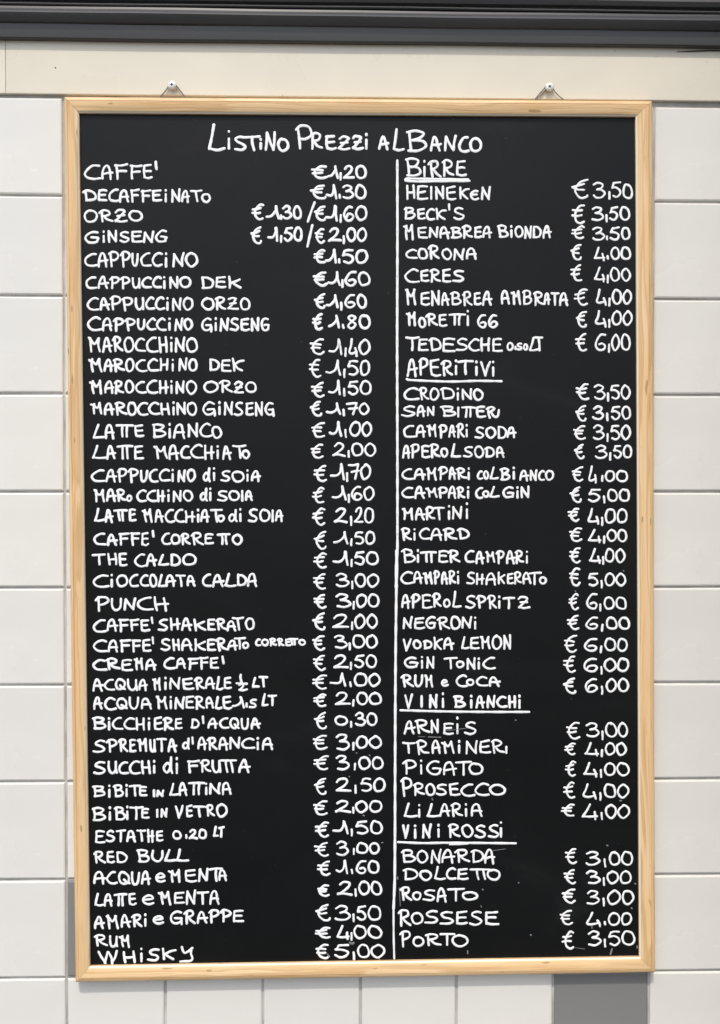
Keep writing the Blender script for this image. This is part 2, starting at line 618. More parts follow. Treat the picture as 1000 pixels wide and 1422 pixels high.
# ------------------------------------------------------------------ handwriting
G = {
 'A': ["4 0,10 35,22 72,40 98,58 88,70 50,78 20,88 0;12 36,40 40,70 40,98 45",
       "3 2,6 45,18 82,40 100,62 92,76 60,82 25,92 0;8 38,50 44,90 42",
       "0 4,4 42,20 82,44 99,64 88,76 50,84 0;8 36,50 42,100 46"],
 'B': ["14 96,16 50,18 4;0 86,30 100,72 92,74 66,22 52;22 52,70 54,98 30,70 6,18 3",
       "12 92,18 50,22 2;2 94,40 99,80 88,64 62,26 54;26 54,80 46,96 22,62 4,14 4"],
 'C': ["90 90,62 100,26 84,3 46,20 12,55 2,98 6", "86 96,52 95,14 66,4 36,22 8,60 0,96 4"],
 'c': ["95 92,60 96,18 70,2 40,20 10,58 2,100 10"],
 'D': ["16 94,18 50,20 4;0 86,30 99,78 84,98 46,78 14,20 3", "14 96,14 50,16 4;14 95,60 90,97 58,86 18,50 2,10 5"],
 'E': ["92 96,50 97,12 92/10 50,12 6/50 2,100 5;12 52,45 54,80 55", "86 98,14 90/12 45,16 8/60 2,98 8;14 50,50 52,84 54"],
 'F': ["14 94,18 50,22 0;4 92,50 95,98 99;18 50,50 52,86 53", "18 96,18 40,20 0;8 96,60 96,100 98;18 52,60 52,90 55"],
 'G': ["84 92,52 99,18 78,4 42,24 8,58 2,84 10/92 42/60 48,44 46", "86 90,50 100,14 72,4 36,26 4,60 2,84 16,88 44/40 42;88 44,92 20,94 -8"],
 'H': ["12 98,14 50,16 0;86 100,86 50,88 2;14 46,50 48,88 50", "8 96,12 50,14 2;74 92,76 50,80 2;10 44,50 46,100 50"],
 'I': ["50 98,48 50,52 2"],
 'i': ["50 60,48 30,52 0;50 100,51 97", "46 62,52 30,54 2;44 101,48 97"],
 'K': ["12 100,14 50,16 0;90 78,55 60,18 42;30 48,60 22,96 2", "10 100,12 50,12 2;100 84,60 76,16 44;22 46,50 20,84 0"],
 'L': ["42 100,24 54,4 6/50 3,100 8", "34 100,18 52,2 6/50 1,98 6"],
 'l': ["45 100,36 55,34 12,60 2,100 4"],
 'M': ["0 88,18 78;22 94,20 50,26 2;20 88,42 58,56 62,74 98;74 98,76 50,84 0",
       "2 94,16 82;16 96,20 50,22 2;18 84,40 56,60 60,80 92;80 94,80 50,92 2"],
 'N': ["8 2,10 50,12 94/46 48,84 6/88 55,92 100", "6 0,8 50,12 92/50 40,86 4/86 50,96 98"],
 'O': ["60 96,28 94,4 58,18 12,52 1,88 18,97 56,76 90,46 97", "46 96,12 80,3 42,30 4,66 3,97 36,88 78,52 96,34 90"],
 'o': ["56 94,20 88,4 48,28 6,66 4,96 40,80 86,46 96"],
 'P': ["24 96,24 50,28 0;2 78,28 98,74 94,92 72,66 50,26 42", "16 90,18 45,22 0;0 84,34 100,82 92,90 64,56 46,20 44"],
 'Q': ["60 96,26 92,4 54,22 12,54 2,86 20,92 60,66 92,44 96;50 36,74 14,100 4"],
 'R': ["20 94,20 50,24 0;0 78,28 98,70 94,78 70,52 54,24 48;34 50,62 22,98 4", "14 92,16 45,18 0;2 86,36 100,78 86,70 62,22 48;26 48,58 18,100 8"],
 'S': ["86 92,56 98,22 86,20 64,60 48,90 30,78 8,40 0,4 10", "92 94,50 98,16 80,30 58,70 46,94 24,64 4,2 8"],
 'T': ["0 92,50 96,100 98;50 94,50 50,52 0", "0 96,50 94,100 97;46 94,50 45,52 2"],
 'π': ["0 94,50 97,100 96;34 92,34 45,36 2;66 94,66 45,68 2"],
 'U': ["10 94,8 45,24 8,54 2,82 24,88 60,90 92;88 40,92 2", "6 96,6 40,26 6,60 4,86 36,92 94"],
 'V': ["2 98,22 50,44 2/70 50,96 100", "0 96,20 40,36 0/66 50,88 100"],
 'W': ["0 94,16 50,32 4/50 90/66 45,72 0/86 50,100 100"],
 'Z': ["8 80,32 98,74 94,86 84/50 44,4 6/50 0,100 4;20 46,82 52", "12 90,50 97,80 90/48 44,8 4/50 0,98 -2;22 44,78 50"],
 'z': ["8 80,30 98,74 98,88 84,56 48,6 6/50 0,100 6;24 50,86 54"],
 'Y': ["32 100,36 70,50 56,72 66/100 94;96 92,92 50,98 8,86 -8,60 -12/20 -12"],
 'e': ["6 52,50 54,92 66,78 92,44 98,10 72,4 38,28 8,62 0,100 14"],
 'ē': ["90 92,50 96,14 72,6 38,28 6,62 2,98 10;12 50,84 54"],
 'd': ["66 50,40 62,8 44,6 18,34 2,66 20,76 50;84 100,78 55,80 20,92 0"],
 'ř': ["10 94,12 45,18 0;0 84,36 100,62 84,40 60,20 52;34 52,52 20,70 4,92 18,100 70"],
 "'": ["30 100,45 50,70 0"],
 '½': ["40 100,38 80,42 58;0 48,50 46,100 42;22 36,46 42,64 32,26 8/60 4,98 8"],
 '0': ["56 98,24 90,4 50,20 10,52 1,86 16,98 52,80 88,46 98", "46 96,12 74,3 40,28 4,60 2,96 34,90 74,56 98,40 92", "62 94,30 98,5 62,12 20,46 1,84 10,97 46,82 84,54 97"],
 '1': ["0 20,28 14,56 28,72 56,76 98/84 50,96 2", "0 24,40 22,62 40,70 66,74 100;76 98,84 50,92 0", "0 16,30 20,60 44,76 70,74 98;76 96,86 50,98 4"],
 '2': ["14 74,30 94,64 98,80 76,56 40,8 4/54 6,98 4", "12 78,40 98,76 88,72 60,30 22,2 4/40 8,98 0"],
 '3': ["8 84,40 100,78 88,70 66,34 52/70 52,96 28,66 2,24 2,6 12", "10 82,36 98,76 88,66 66,36 54/80 46,96 22,60 0,14 6"],
 '4': ["46 100,28 55,4 12/40 8,92 10;78 42,82 20,86 -8", "38 100,24 60,4 16,30 6,86 14;74 40,84 16,86 -10"],
 '5': ["88 96,50 96,22 92/8 60/46 62,86 46,90 18,56 0,16 8", "90 98,30 92/14 60/54 60,90 38,78 8,44 0,12 16"],
 '6': ["84 94,52 98,16 68,4 32,28 4,66 2,92 24,74 46,40 42,24 20", "92 98,50 94,12 60,4 28,34 2,74 4,90 28,66 44,36 38"],
 '7': ["0 94,50 96,92 98/74 50,60 0;22 48,60 50,98 54"],
 '8': ["80 84,46 100,14 80,40 56,84 30,70 4,34 0,14 22,48 52,82 76,76 92"],
 ',': ["46 40,50 14,56 -12", "44 36,54 10,50 -16", "56 38,48 12,44 -12"],
 '.': ["46 26,50 10,56 2"],
 '/': ["100 100,50 50,0 0"],
 '€': ["98 94,72 98,42 78,24 46,38 14,70 1,98 8;4 66,40 68,80 74;0 42,40 42,74 45",
       "92 98,60 92,28 62,22 36,42 10,72 0,100 8;0 70,40 68,80 70;2 44,40 40,74 44",
       "96 96,60 94,22 66,16 34,36 8,70 0,100 12;0 68,36 66,76 64;6 42,38 40,72 42",
       "94 100,50 88,20 50,30 18,62 0,96 4,100 14;2 60,40 66,78 76;2 58,36 46,78 46"],
}
PARSED = {}
for ch, vs in G.items():
    PARSED[ch] = []
    for s in vs:
        strokes = []
        for st in s.split(';'):
            prev = None
            for seg in st.split('/'):
                pp = [tuple(float(a) / 100 for a in q.split()) for q in seg.split(',')]
                if prev is not None:
                    pp = [prev] + pp
                strokes.append(pp)
                prev = pp[-1]
        PARSED[ch].append(strokes)


def catmull(P, step):
    if len(P) == 2:
        n = max(2, int((Vector(P[1]) - Vector(P[0])).length / step) + 1)
        return [(P[0][0] + (P[1][0] - P[0][0]) * i / n, P[0][1] + (P[1][1] - P[0][1]) * i / n) for i in range(n + 1)]
    Q = [(2 * P[0][0] - P[1][0], 2 * P[0][1] - P[1][1])] + list(P) + [(2 * P[-1][0] - P[-2][0], 2 * P[-1][1] - P[-2][1])]
    o = []
    for i in range(1, len(Q) - 2):
        p0, p1, p2, p3 = Q[i - 1], Q[i], Q[i + 1], Q[i + 2]
        L = math.hypot(p2[0] - p1[0], p2[1] - p1[1])
        n = max(2, int(L / step) + 1)
        for k in range(n):
            t = k / n
            t2, t3 = t * t, t * t * t
            o.append(tuple(0.5 * (2 * p1[j] + (p2[j] - p0[j]) * t + (2 * p0[j] - 5 * p1[j] + 4 * p2[j] - p3[j]) * t2
                                  + (3 * p1[j] - p0[j] - 3 * p2[j] + p3[j]) * t3) for j in (0, 1)))
    o.append(tuple(P[-1]))
    return o


LAYER = [0]


def ribbon(V, F, P, r, rs):
    """P: 2-D points (x right, z up) in metres on the board; adds a domed paint stroke with round ends"""
    n = len(P)
    tang = []
    for i in range(n):
        a, b = P[max(i - 1, 0)], P[min(i + 1, n - 1)]
        dx, dz = b[0] - a[0], b[1] - a[1]
        L = math.hypot(dx, dz) or 1
        tang.append((dx / L, dz / L))
    LAYER[0] = (LAYER[0] + 1) % 9
    base = 0.00004 + LAYER[0] * 0.000004
    ph = rs.uniform(0, 6.28)
    k1 = rs.uniform(250, 420)
    secs = []
    for a in (84, 58, 30):
        s, c = math.sin(math.radians(a)), math.cos(math.radians(a))
        secs.append((P[0][0] - tang[0][0] * r * s, P[0][1] - tang[0][1] * r * s, tang[0], c * r))
    acc = 0
    for i in range(n):
        if i:
            acc += math.hypot(P[i][0] - P[i - 1][0], P[i][1] - P[i - 1][1])
        w = r * (1 + 0.10 * math.sin(acc * k1 + ph) + 0.05 * math.sin(acc * 1130 + 2 * ph))
        secs.append((P[i][0], P[i][1], tang[i], w))
    w = secs[-1][3]
    for a in (30, 58, 84):
        s, c = math.sin(math.radians(a)), math.cos(math.radians(a))
        secs.append((P[-1][0] + tang[-1][0] * w * s, P[-1][1] + tang[-1][1] * w * s, tang[-1], c * w))
    s0 = len(V)
    prof5 = [(-1, 0.0), (-0.72, 0.65), (0, 1.0), (0.72, 0.65), (1, 0.0)]
    for (x, z, t, w) in secs:
        nx, nz = -t[1], t[0]
        hh = 0.00022 * min(1, w / r)
        for u, e_ in prof5:
            V.append((x + nx * u * w, -(base + hh * e_) if e_ > 0 else 0.00003, z + nz * u * w))
    m = len(secs)
    for i in range(m - 1):
        for k in range(4):
            a = s0 + i * 5 + k
            F.append((a, a + 1, a + 6, a + 5))


def to_board(px_, py_):
    q = at(px_, py_, BD)
    return (q.x - BO.x, q.z - BO.z)


PX = 0.00074            # metres per photo pixel on the board
rs = random.Random(11)


def glyph(V, F, ch, x0, y0, x1, y1, wpx):
    """box in photo pixels, y0 = top, y1 = baseline"""
    if ch == ' ':
        return
    h = wpx / 2
    if ch.isalpha() and ch not in 'iIπ' and y1 - y0 > 12:
        y0 += rs.uniform(-1.3, 0.9)
        y1 += rs.uniform(-0.9, 1.0)
        x1 += rs.uniform(-0.3, 1.0)
    if ch in 'CcL':
        x1 += 1.2
    if ch in 'PR' and x1 - x0 > 8:
        x0 -= 0.8
        y0 -= 0.7
    var = PARSED[ch]
    strokes = var[rs.randrange(len(var))]
    if ch == 'I' or ch == 'i':
        cx = (x0 + x1) / 2
        half = min((x1 - x0) / 2, 2.2)
        x0, x1 = cx - half, cx + half
    ax0, ax1 = x0 + h, max(x1 - h, x0 + h + 0.3)
    at_, ab = y0 + h, y1 - h
    jx, jy = 0.032, 0.030
    sk = rs.uniform(-0.16, 0.12)
    r = wpx / 2 * PX * rs.uniform(0.93, 1.10)
    for st in strokes:
        pts = []
        for (x, y) in st:
            x += rs.uniform(-jx, jx) + (y - 0.5) * sk * 0.6
            y += rs.uniform(-jy, jy)
            pts.append(to_board(ax0 + (ax1 - ax0) * x, ab + (at_ - ab) * y))
        ribbon(V, F, catmull(pts, 0.0011), r, rs)


def run(V, F, text, xs_, yt, yb, dy, tr, wpx, gap):
    ox, oy, s = tr
    X0, X1 = xs_[0], xs_[-1]
    for i, ch in enumerate(text):
        a = xs_[i]
        b = xs_[i + 1] - (gap if i < len(text) - 1 else 0)
        if ch == 'i' and b - a > 24 * s / 4:
            a = a + (b - a) * 0.18
            b = a + 20 * s / 4
        m = (a - X0) / max(1, (X1 - X0))
        o = dy * m
        glyph(V, F, ch, ox + a / s, oy + (yt + o) / s, ox + b / s, oy + (yb + o) / s, wpx)


def written(name, spec, tr, wpx, gap=4, lines=(), label=None):
    """spec: list of (text, [left edges..., right edge], top, base, drift)"""
    V, F = [], []
    for text, xs_, yt, yb, dy in spec:
        assert len(xs_) == len(text) + 1, (text, xs_)
        run(V, F, text, xs_, yt, yb, dy, tr, wpx, gap)
    ox, oy, s = tr
    for ln in lines:
        pts = [to_board(ox + a / s, oy + b / s) for a, b in ln]
        ribbon(V, F, catmull(pts, 0.002), wpx / 2 * PX, rs)
    o = mesh_obj(name, V, F, M_INK, panel, True)
    if label:
        o['label'] = label
    return o


def parse(s):
    """'TEXT|x x x|top base drift; ...' -> spec"""
    sp = []
    for part in s.split(';'):
        t, xs_, y = part.split('|')
        ys = [float(a) for a in y.split()]
        if len(ys) == 2:
            ys.append(0.0)
        sp.append((t, [float(a) for a in xs_.split()], *ys))
    return sp


# title
written('title_text', parse("L|558 630|38 157;i|638 660|65 150;S|668 728|85 158;T|717 790|88 155;i|780 796|98 152;N|803 856|68 156;O|858 910|98 160"),
        (110, 160, 3.125), 3.6, label='white handwritten title across the top of the board')
written('title_text', parse("P|690 746|28 110;R|735 776|55 110;E|778 816|58 108;Z|820 860|60 110;Z|862 900|58 108;i|903 914|55 108;A|944 980|64 108;L|988 1024|42 112"),
        (100, 160, 2.2222), 3.6, label='white handwritten title across the top of the board')
written('title_text', parse("B|52 180|78 205;A|184 256|113 206;N|262 336|108 205;C|343 405|115 208;O|402 480|120 204"), (550, 160, 4.0), 3.7,
        label='white handwritten title across the top of the board')

LEFT = [
 (160, "CAFFE|15 95 150 215 272 320|212 281;'|325 343|198 238"),
 (160, "DECAFFEiNAT|15 78 125 172 218 264 312 362 395 443 480 538|320 378;o|528 570|338 380"),
 (160, "ORZO|18 84 150 210 278|408 465"),
 (160, "GiNSENG|20 94 120 170 222 275 328 388|500 556"),
 (340, "CAPPUCCiNO|20 80 128 178 225 262 314 362 402 458 515|32 98"),
 (340, "CAPPUCCiNO|25 78 130 178 225 268 316 356 388 432 490|136 192;DEK|525 586 640 705|134 192"),
 (340, "CAPPUCCiNO|32 85 135 185 238 285 326 370 400 447 493|226 287;ORZO|528 590 640 695 745|228 286"),
 (340, "CAPPUCCiNO|32 98 147 198 248 290 332 378 412 452 495|315 375;GiNSENG|528 580 608 652 695 742 786 828|315 376"),
 (340, "MAROCCHiNO|35 98 145 190 240 287 340 388 412 462 518|398 468"),
 (340, "MAROCCHiNO|38 106 148 198 242 292 345 392 428 472 515|493 552;DEK|560 612 660 718|493 552"),
 (520, "MAROCCHiNO|42 108 152 196 240 290 342 388 415 462 513|25 86;ORZO|538 608 668 718 773|26 84"),
 (520, "MAROCCHiNO|48 106 155 207 250 298 348 398 420 465 513|118 178;GiNSENG|533 596 625 670 718 760 802 850|116 178 3"),
 (520, "LA|58 110 156|215 280;πE|158 235 284|215 276;BiANC|312 380 408 466 520 576|212 278;o|572 624|222 278"),
 (520, "LA|52 115 161|305 370;πE|163 235 280|305 370;MACCHiAT|322 386 435 480 538 588 618 664 728|306 370;o|703 742|328 366"),
 (520, "CAPPUCCiNo|48 113 163 212 262 300 344 392 425 465 507|410 468;di|535 574 594|402 465;SOiA|612 658 718 745 788|412 468"),
 (520, "MAR|60 116 162 208|496 556;o|202 232|520 555;CCHiNo|245 290 335 375 402 448 496|500 555;di|522 560 578|490 550;SOIA|595 645 698 718 754|500 552"),
 (700, "LA|62 108 150|20 80;πE|150 212 246|20 78;MACCHiAT|272 325 368 412 455 505 525 566 622|22 82;o|595 635|44 80;di|645 688 708|18 80;SOIA|732 778 830 850 887|22 80"),
 (700, "CAFFE|60 118 168 220 265 304|124 182;'|312 330|112 146;CORRE|355 395 440 485 540 584|125 180;πO|598 660 710|125 180"),
 (700, "THE|55 118 168 210|212 270;CALDO|235 288 340 390 443 510|214 272"),
 (700, "ciOCCOLATA|58 128 158 214 260 302 340 374 418 464 506|304 362;CALDA|532 574 630 680 728 774|300 360"),
 (700, "PUNCH|66 136 190 248 320 390|402 464"),
 (700, "CAFFE|58 118 168 216 263 304|500 556;'|308 325|488 522;SHAKER|340 390 440 492 553 594 640|494 550;A|638 686|502 552;TO|664 718 763|492 550"),
 (880, "CAFFE|58 124 172 225 270 313|24 82;'|312 328|12 48;SHAKER|350 400 442 494 552 594 642|20 78 -3;A|642 688|24 76;T|670 720|16 74;o|705 740|34 68"),
 (880, "CREMA|55 118 178 236 286 337|106 162;CAFFE|362 418 468 520 564 606|102 156;'|615 634|95 133"),
 (880, "ACQUA|55 105 152 205 256 299|194 250;MiNERALE|315 362 388 442 500 546 592 624 662|188 246;½|680 733|174 254;LT|748 780 820|186 236"),
 (880, "ACQUA|58 106 158 212 266 318|274 332;MiNERALE|330 385 412 458 502 546 588 618 664|270 328;1|662 720|270 328;,|718 735|285 318;S|735 772|282 326;LT|790 818 860|262 318"),
 (880, "BiCCHiERE|55 118 140 190 240 290 320 364 412 450|362 420;D|482 524|366 416;'|530 546|356 392;ACQUA|558 604 650 698 742 787|362 415"),
 (880, "SPREMUTA|58 118 170 215 250 302 334 382 424|458 518 -6;d|445 482|448 506;'|485 500|446 482;ARANCiA|512 556 602 648 702 762 792 844|450 505"),
 (1040, "SUCCHi|58 120 168 215 264 314 334|52 112 -3;di|362 412 434|36 110;FRU|465 524 572 616|48 106;πA|610 690 743|44 106"),
 (1040, "BiBiT|55 118 146 198 214 268|156 214 -5;E|256 296|160 208;IN|316 334 370|176 210;LA|388 430 470|146 206;π|470 546|142 202;iNA|540 560 616 664|146 202"),
 (1040, "BiBiT|50 120 150 202 216 278|252 314 -8;E|266 306|256 304;IN|328 350 386|260 300;VETRO|415 460 494 548 592 644|244 302 -6"),
 (1040, "ESTATHE|65 112 158 204 248 292 330 366|352 410 -4;0|402 446|352 396;,|455 475|355 388;20|474 515 556|346 394;LT|580 602 632|334 386"),
 (1180, "RED|62 115 156 212|4 62;BULL|248 310 370 418 472|0 58 -8"),
 (1180, "ACQUA|60 115 165 222 268 313|92 154;e|328 376|98 146;MENT|385 453 513 562 622|84 146 -8;A|602 643|82 136"),
 (1180, "LA|65 105 149|186 248;πE|150 210 250|188 246;e|270 326|194 242;MENTA|342 408 460 510 564 612|180 242 -5"),
 (1180, "AMARi|62 115 176 228 278 296|286 346 -10;e|318 366|286 326;GRAPPE|390 455 506 560 612 664 716|266 324 -8"),
 (1180, "RUM|65 126 172 226|368 422 4"),
 (1180, "W|82 168|438 498;H|184 250|440 496;i|262 278|426 488;SK|295 354 422|426 486 -6;Y|420 494|418 486"),
]
for oy, s in LEFT:
    written('written_drink', parse(s), (110, oy, 3.125), 3.2, 0.5)
written('written_drink', parse("CORRE|762 788 826 860 892 920|20 56;π|905 952|18 52;o|950 986|22 54"), (110, 880, 3.125), 2.9, 1)

T = (340, 210, 4.545)
U = lambda oy: (420, oy, 7.107)
PL = [
 (T, "€1,20|418 520 592 615 692 772|85 178"), (T, "€1.30|408 510 585 610 692 772|208 305"),
 (T, "€|40 122|328 438;1.30|132 220 232 300 362|340 434;/|388 450|318 452"), (T, "€1,60|435 510 592 617 694 777|340 444"),
 (T, "€|35 110|472 588;1,50|140 216 240 306 368|475 572;/|386 436|456 606"), (T, "€|440 508|482 585;2,00|520 610 638 704 775|478 574"),
 (T, "€1.50|432 508 582 608 692 780|616 712"), (T, "€1,60|430 520 605 625 710 795|756 855"),
 (T, "€|435 512|896 998;1,60|510 592 625 702 775|900 994"), (T, "€|425 496|1022 1134;1.80|522 600 638 714 797|1028 1124"),
 (U(440), "€|72 222|205 380;1,40|252 402 448 552 674|212 380"), (U(440), "€|60 190|410 605;1,50|228 385 438 560 674|422 586"),
 (U(440), "€|85 220|640 800;1,50|256 386 436 560 690|622 776"), (U(440), "€|72 195|825 986;1,70|226 385 426 552 665|842 970"),
 (U(440), "€|90 225|1035 1200;1,00|256 392 458 580 690|1026 1184"), (U(440), "€|80 210|1248 1405;2,00|292 435 475 605 732|1236 1382"),
 (U(620), "€|110 245|178 356;1,70|272 428 452 568 682|165 332"), (U(620), "€|95 220|396 570;1,60|285 440 475 598 718|384 536"),
 (U(620), "€|95 228|600 784;2,20|312 452 505 605 714|596 762"), (U(620), "€|110 240|832 1018;1,50|300 455 508 612 726|832 975"),
 (U(620), "€|105 242|1042 1210;1,50|295 466 502 622 760|1030 1178"), (U(620), "€|105 235|1245 1420;3,00|320 470 512 630 762|1248 1394"),
 (U(800), "€|110 235|175 325;3,00|312 486 524 640 764|168 315"), (U(800), "€|98 230|360 540;2,00|282 470 508 626 748|368 522"),
 (U(800), "€|98 222|580 740;3,00|298 448 485 620 748|572 718"), (U(800), "€|102 230|770 940;2,50|296 455 500 620 740|770 914"),
 (U(800), "€|95 242|965 1130;1.00|270 440 502 644 776|952 1096"), (U(800), "€|105 240|1155 1300;2,00|312 475 530 648 790|1140 1278"),
 (U(980), "€|112 242|62 235;0|312 456|95 200;,|462 500|95 205;30|512 628 744|62 204"), (U(980), "€|100 248|280 442;3|315 475|270 442;,|485 522|280 432;00|520 648 792|292 430"),
 (U(980), "€|105 262|485 645;3|315 472|480 640;,|498 540|490 632;00|545 678 806|496 636"), (U(980), "€|112 242|710 880;2,50|314 482 565 690 825|706 856"),
 (U(980), "€|105 250|928 1090;2,00|315 485 516 648 792|930 1060"), (U(980), "€|120 268|1140 1305;1,50|292 460 515 660 798|1130 1275"),
 (U(1140), "€|118 262|205 360;3|325 466|195 346;,|492 524|205 330;00|525 650 768|208 332"), (U(1140), "€|145 278|392 546;1.60|322 455 522 640 764|382 528"),
 (U(1140), "€|145 270|622 756;2,00|342 500 548 668 790|588 738"), (U(1140), "€|125 275|820 992;3,50|308 484 522 640 784|828 990"),
 (U(1140), "€|122 282|1040 1168;4,00|330 472 495 636 792|1026 1168"), (U(1140), "€|128 272|1206 1370;5,00|298 474 536 668 824|1212 1358"),
]
for tr, s in PL:
    written('written_price', parse(s), tr, 3.4 if tr is T else 3.1, -3)

Q = lambda oy: (550, oy, 4.0)
H = [
 (160, "B|45 146|236 350;i|148 168|248 345;RRE|180 254 328 392|248 346", [[(60, 352), (52, 362), (120, 368), (260, 366), (408, 365)], [(62, 352), (200, 354), (400, 357)]]),
 (480, "APE|58 126 182 248|74 172;R|250 320|82 168;i|322 345|78 165;T|340 430|82 166;i|438 456|84 170;V|466 530|84 174;i|530 550|84 176", [[(60, 186), (90, 192), (300, 200), (450, 196), (585, 198)]]),
 (820, "V|45 96|575 655;I|135 150|580 655;N|180 236|580 655;i|252 270|568 655;B|315 386|582 656;iANCHi|402 440 500 555 618 676 696|580 658", [[(25, 666), (250, 672), (500, 675), (740, 675)]]),
 (980, "V|35 76|660 740;i|95 118|660 740;N|142 200|656 736;i|225 248|656 736;ROSS|290 360 432 508 578|656 738;i|574 592|642 736", [[(12, 758), (150, 764), (300, 762), (665, 765)], [(300, 770), (400, 766)]]),
]
for oy, s, ln in H:
    written('heading_text', parse(s), Q(oy), 3.3, 3, ln, 'white underlined section heading')

RIGHT = [
 (160, "HEINE|50 112 178 214 272 336|390 472;K|345 412|394 472;ē|408 462|412 472;N|470 530|390 474"),
 (160, "BECK|40 112 165 215 284|512 584;'|288 303|490 530;S|312 384|510 584"),
 (300, "M|38 110|46 140;ENABREA|116 178 240 300 368 430 480 532|54 126;BiONDA|560 626 655 710 755 812 867|52 126"),
 (300, "CO|48 118 180|180 244;R|178 248|160 242;ONA|250 316 386 452|176 246"),
 (300, "CERES|45 130 188 250 310 384|296 372"),
 (300, "M|48 116|404 498;ENABREA|130 190 248 300 368 428 478 534|416 500;AMB|580 636 700 758|410 498;RATA|764 820 858 906 960|422 500"),
 (300, "M|55 122|532 616;O|122 168|560 622;RE|168 232 284|540 614;π|292 386|540 612;i|390 408|522 612;66|448 508 570|545 624"),
 (300, "T|50 132|664 756;EDESCHE|118 182 254 330 400 462 530 592|676 756;0|612 656|698 752;,|656 672|705 742;S|666 704|702 750;0|704 736|706 750;L|738 786|672 752;T|770 818|668 754"),
 (480, "CRODiNO|38 128 184 244 328 360 424 487|234 306"),
 (480, "SAN|25 114 168 216|334 396;BI|245 338 354|336 402;π|360 442|336 402;Eř|440 500 578|336 402"),
 (480, "CAMPARi|35 108 168 238 290 336 382 404|436 512;SODA|435 494 558 616 670|448 518"),
 (480, "APER|35 82 136 190 245|548 626;o|244 292|562 622;L|300 352|540 626;SODA|372 430 490 553 606|558 628"),
 (640, "CAMPARi|28 98 164 234 290 336 392 416|36 108;co|448 482 520|52 108;L|518 566|30 110;B|575 636|40 110;i|640 665|32 106;ANCO|685 740 788 826 880|48 112"),
 (640, "CAMPARi|25 100 164 234 288 338 386 412|142 210;C|438 482|142 208;o|478 520|158 208;L|518 570|136 210;GiN|588 660 688 746|142 210"),
 (640, "MAR|30 102 163 218|256 330;T|206 272|254 330;iN|280 306 370|246 328;i|385 403|230 328"),
 (640, "RiCARD|30 86 124 190 262 338 410|374 444"),
 (640, "Bi|30 112 132|492 568;π|135 230|500 568;ER|230 288 356|498 568;CAMPARi|378 438 494 556 608 662 712 742|498 572"),
 (640, "CAMPARi|22 94 150 208 248 292 334 356|612 688;SHAKERA|388 440 496 560 612 654 700 752|618 690;T|735 806|612 688;o|792 842|640 688"),
 (820, "APER|28 82 138 200 258|20 100;o|260 306|40 98;L|310 356|4 98;SPRi|382 446 508 562 586|28 104;T|590 662|34 106;z|672 742|34 104"),
 (820, "NEGRONi|35 94 160 228 298 360 424 456|144 218"),
 (820, "V|36 92|262 336;O|90 140|276 332;D|148 204|272 330;KA|205 262 320|256 332;LEM|362 406 464 528|252 330;ON|530 592 642|246 332"),
 (820, "GiN|40 128 165 220|364 436;T|262 340|366 440;O|330 382|388 434;NiC|388 444 478 552|372 440"),
 (820, "RUM|30 98 154 212|466 540;e|248 292|490 536;C|330 392|466 536;O|386 438|488 532;CA|440 510 580|472 538"),
 (980, "ARN|42 108 188 242|76 158;E|258 320|92 160;i|330 352|62 162;S|375 454|84 162"),
 (980, "TR|32 112 182|196 272;AMiNER|195 250 332 382 456 530 604|192 270;I|604 622|222 268"),
 (980, "P|35 122|304 388;i|130 150|300 386;GA|165 260 336|306 392;T|328 420|306 388;O|398 486|318 388"),
 (980, "P|28 96|406 510;ROSECC|95 160 218 288 355 434 516|430 504;O|514 612|436 500"),
 (980, "L|38 116|540 624;i|118 140|548 622;L|170 242|538 624;ARiA|240 306 372 412 484|544 622"),
 (1140, "BO|28 112 178|160 236;NARDA|190 252 328 414 488 552|158 238"),
 (1140, "D|32 126|260 336;O|126 200|268 334;L|208 272|248 332;CE|274 334 404|262 332;π|412 530|262 332;O|502 580|268 334"),
 (1140, "R|24 92|364 450;O|88 142|386 446;SAT|145 224 284 382|376 450;O|362 456|386 446"),
 (1140, "R|12 82|490 584;O|80 152|506 580;SSESE|155 238 325 404 488 572|498 580"),
 (1140, "P|20 88|614 706;O|88 162|640 700;R|165 252|626 700;T|240 330|624 698;O|304 402|632 700"),
]
for oy, s in RIGHT:
    written('written_drink', parse(s), Q(oy), 3.1, 0.5)

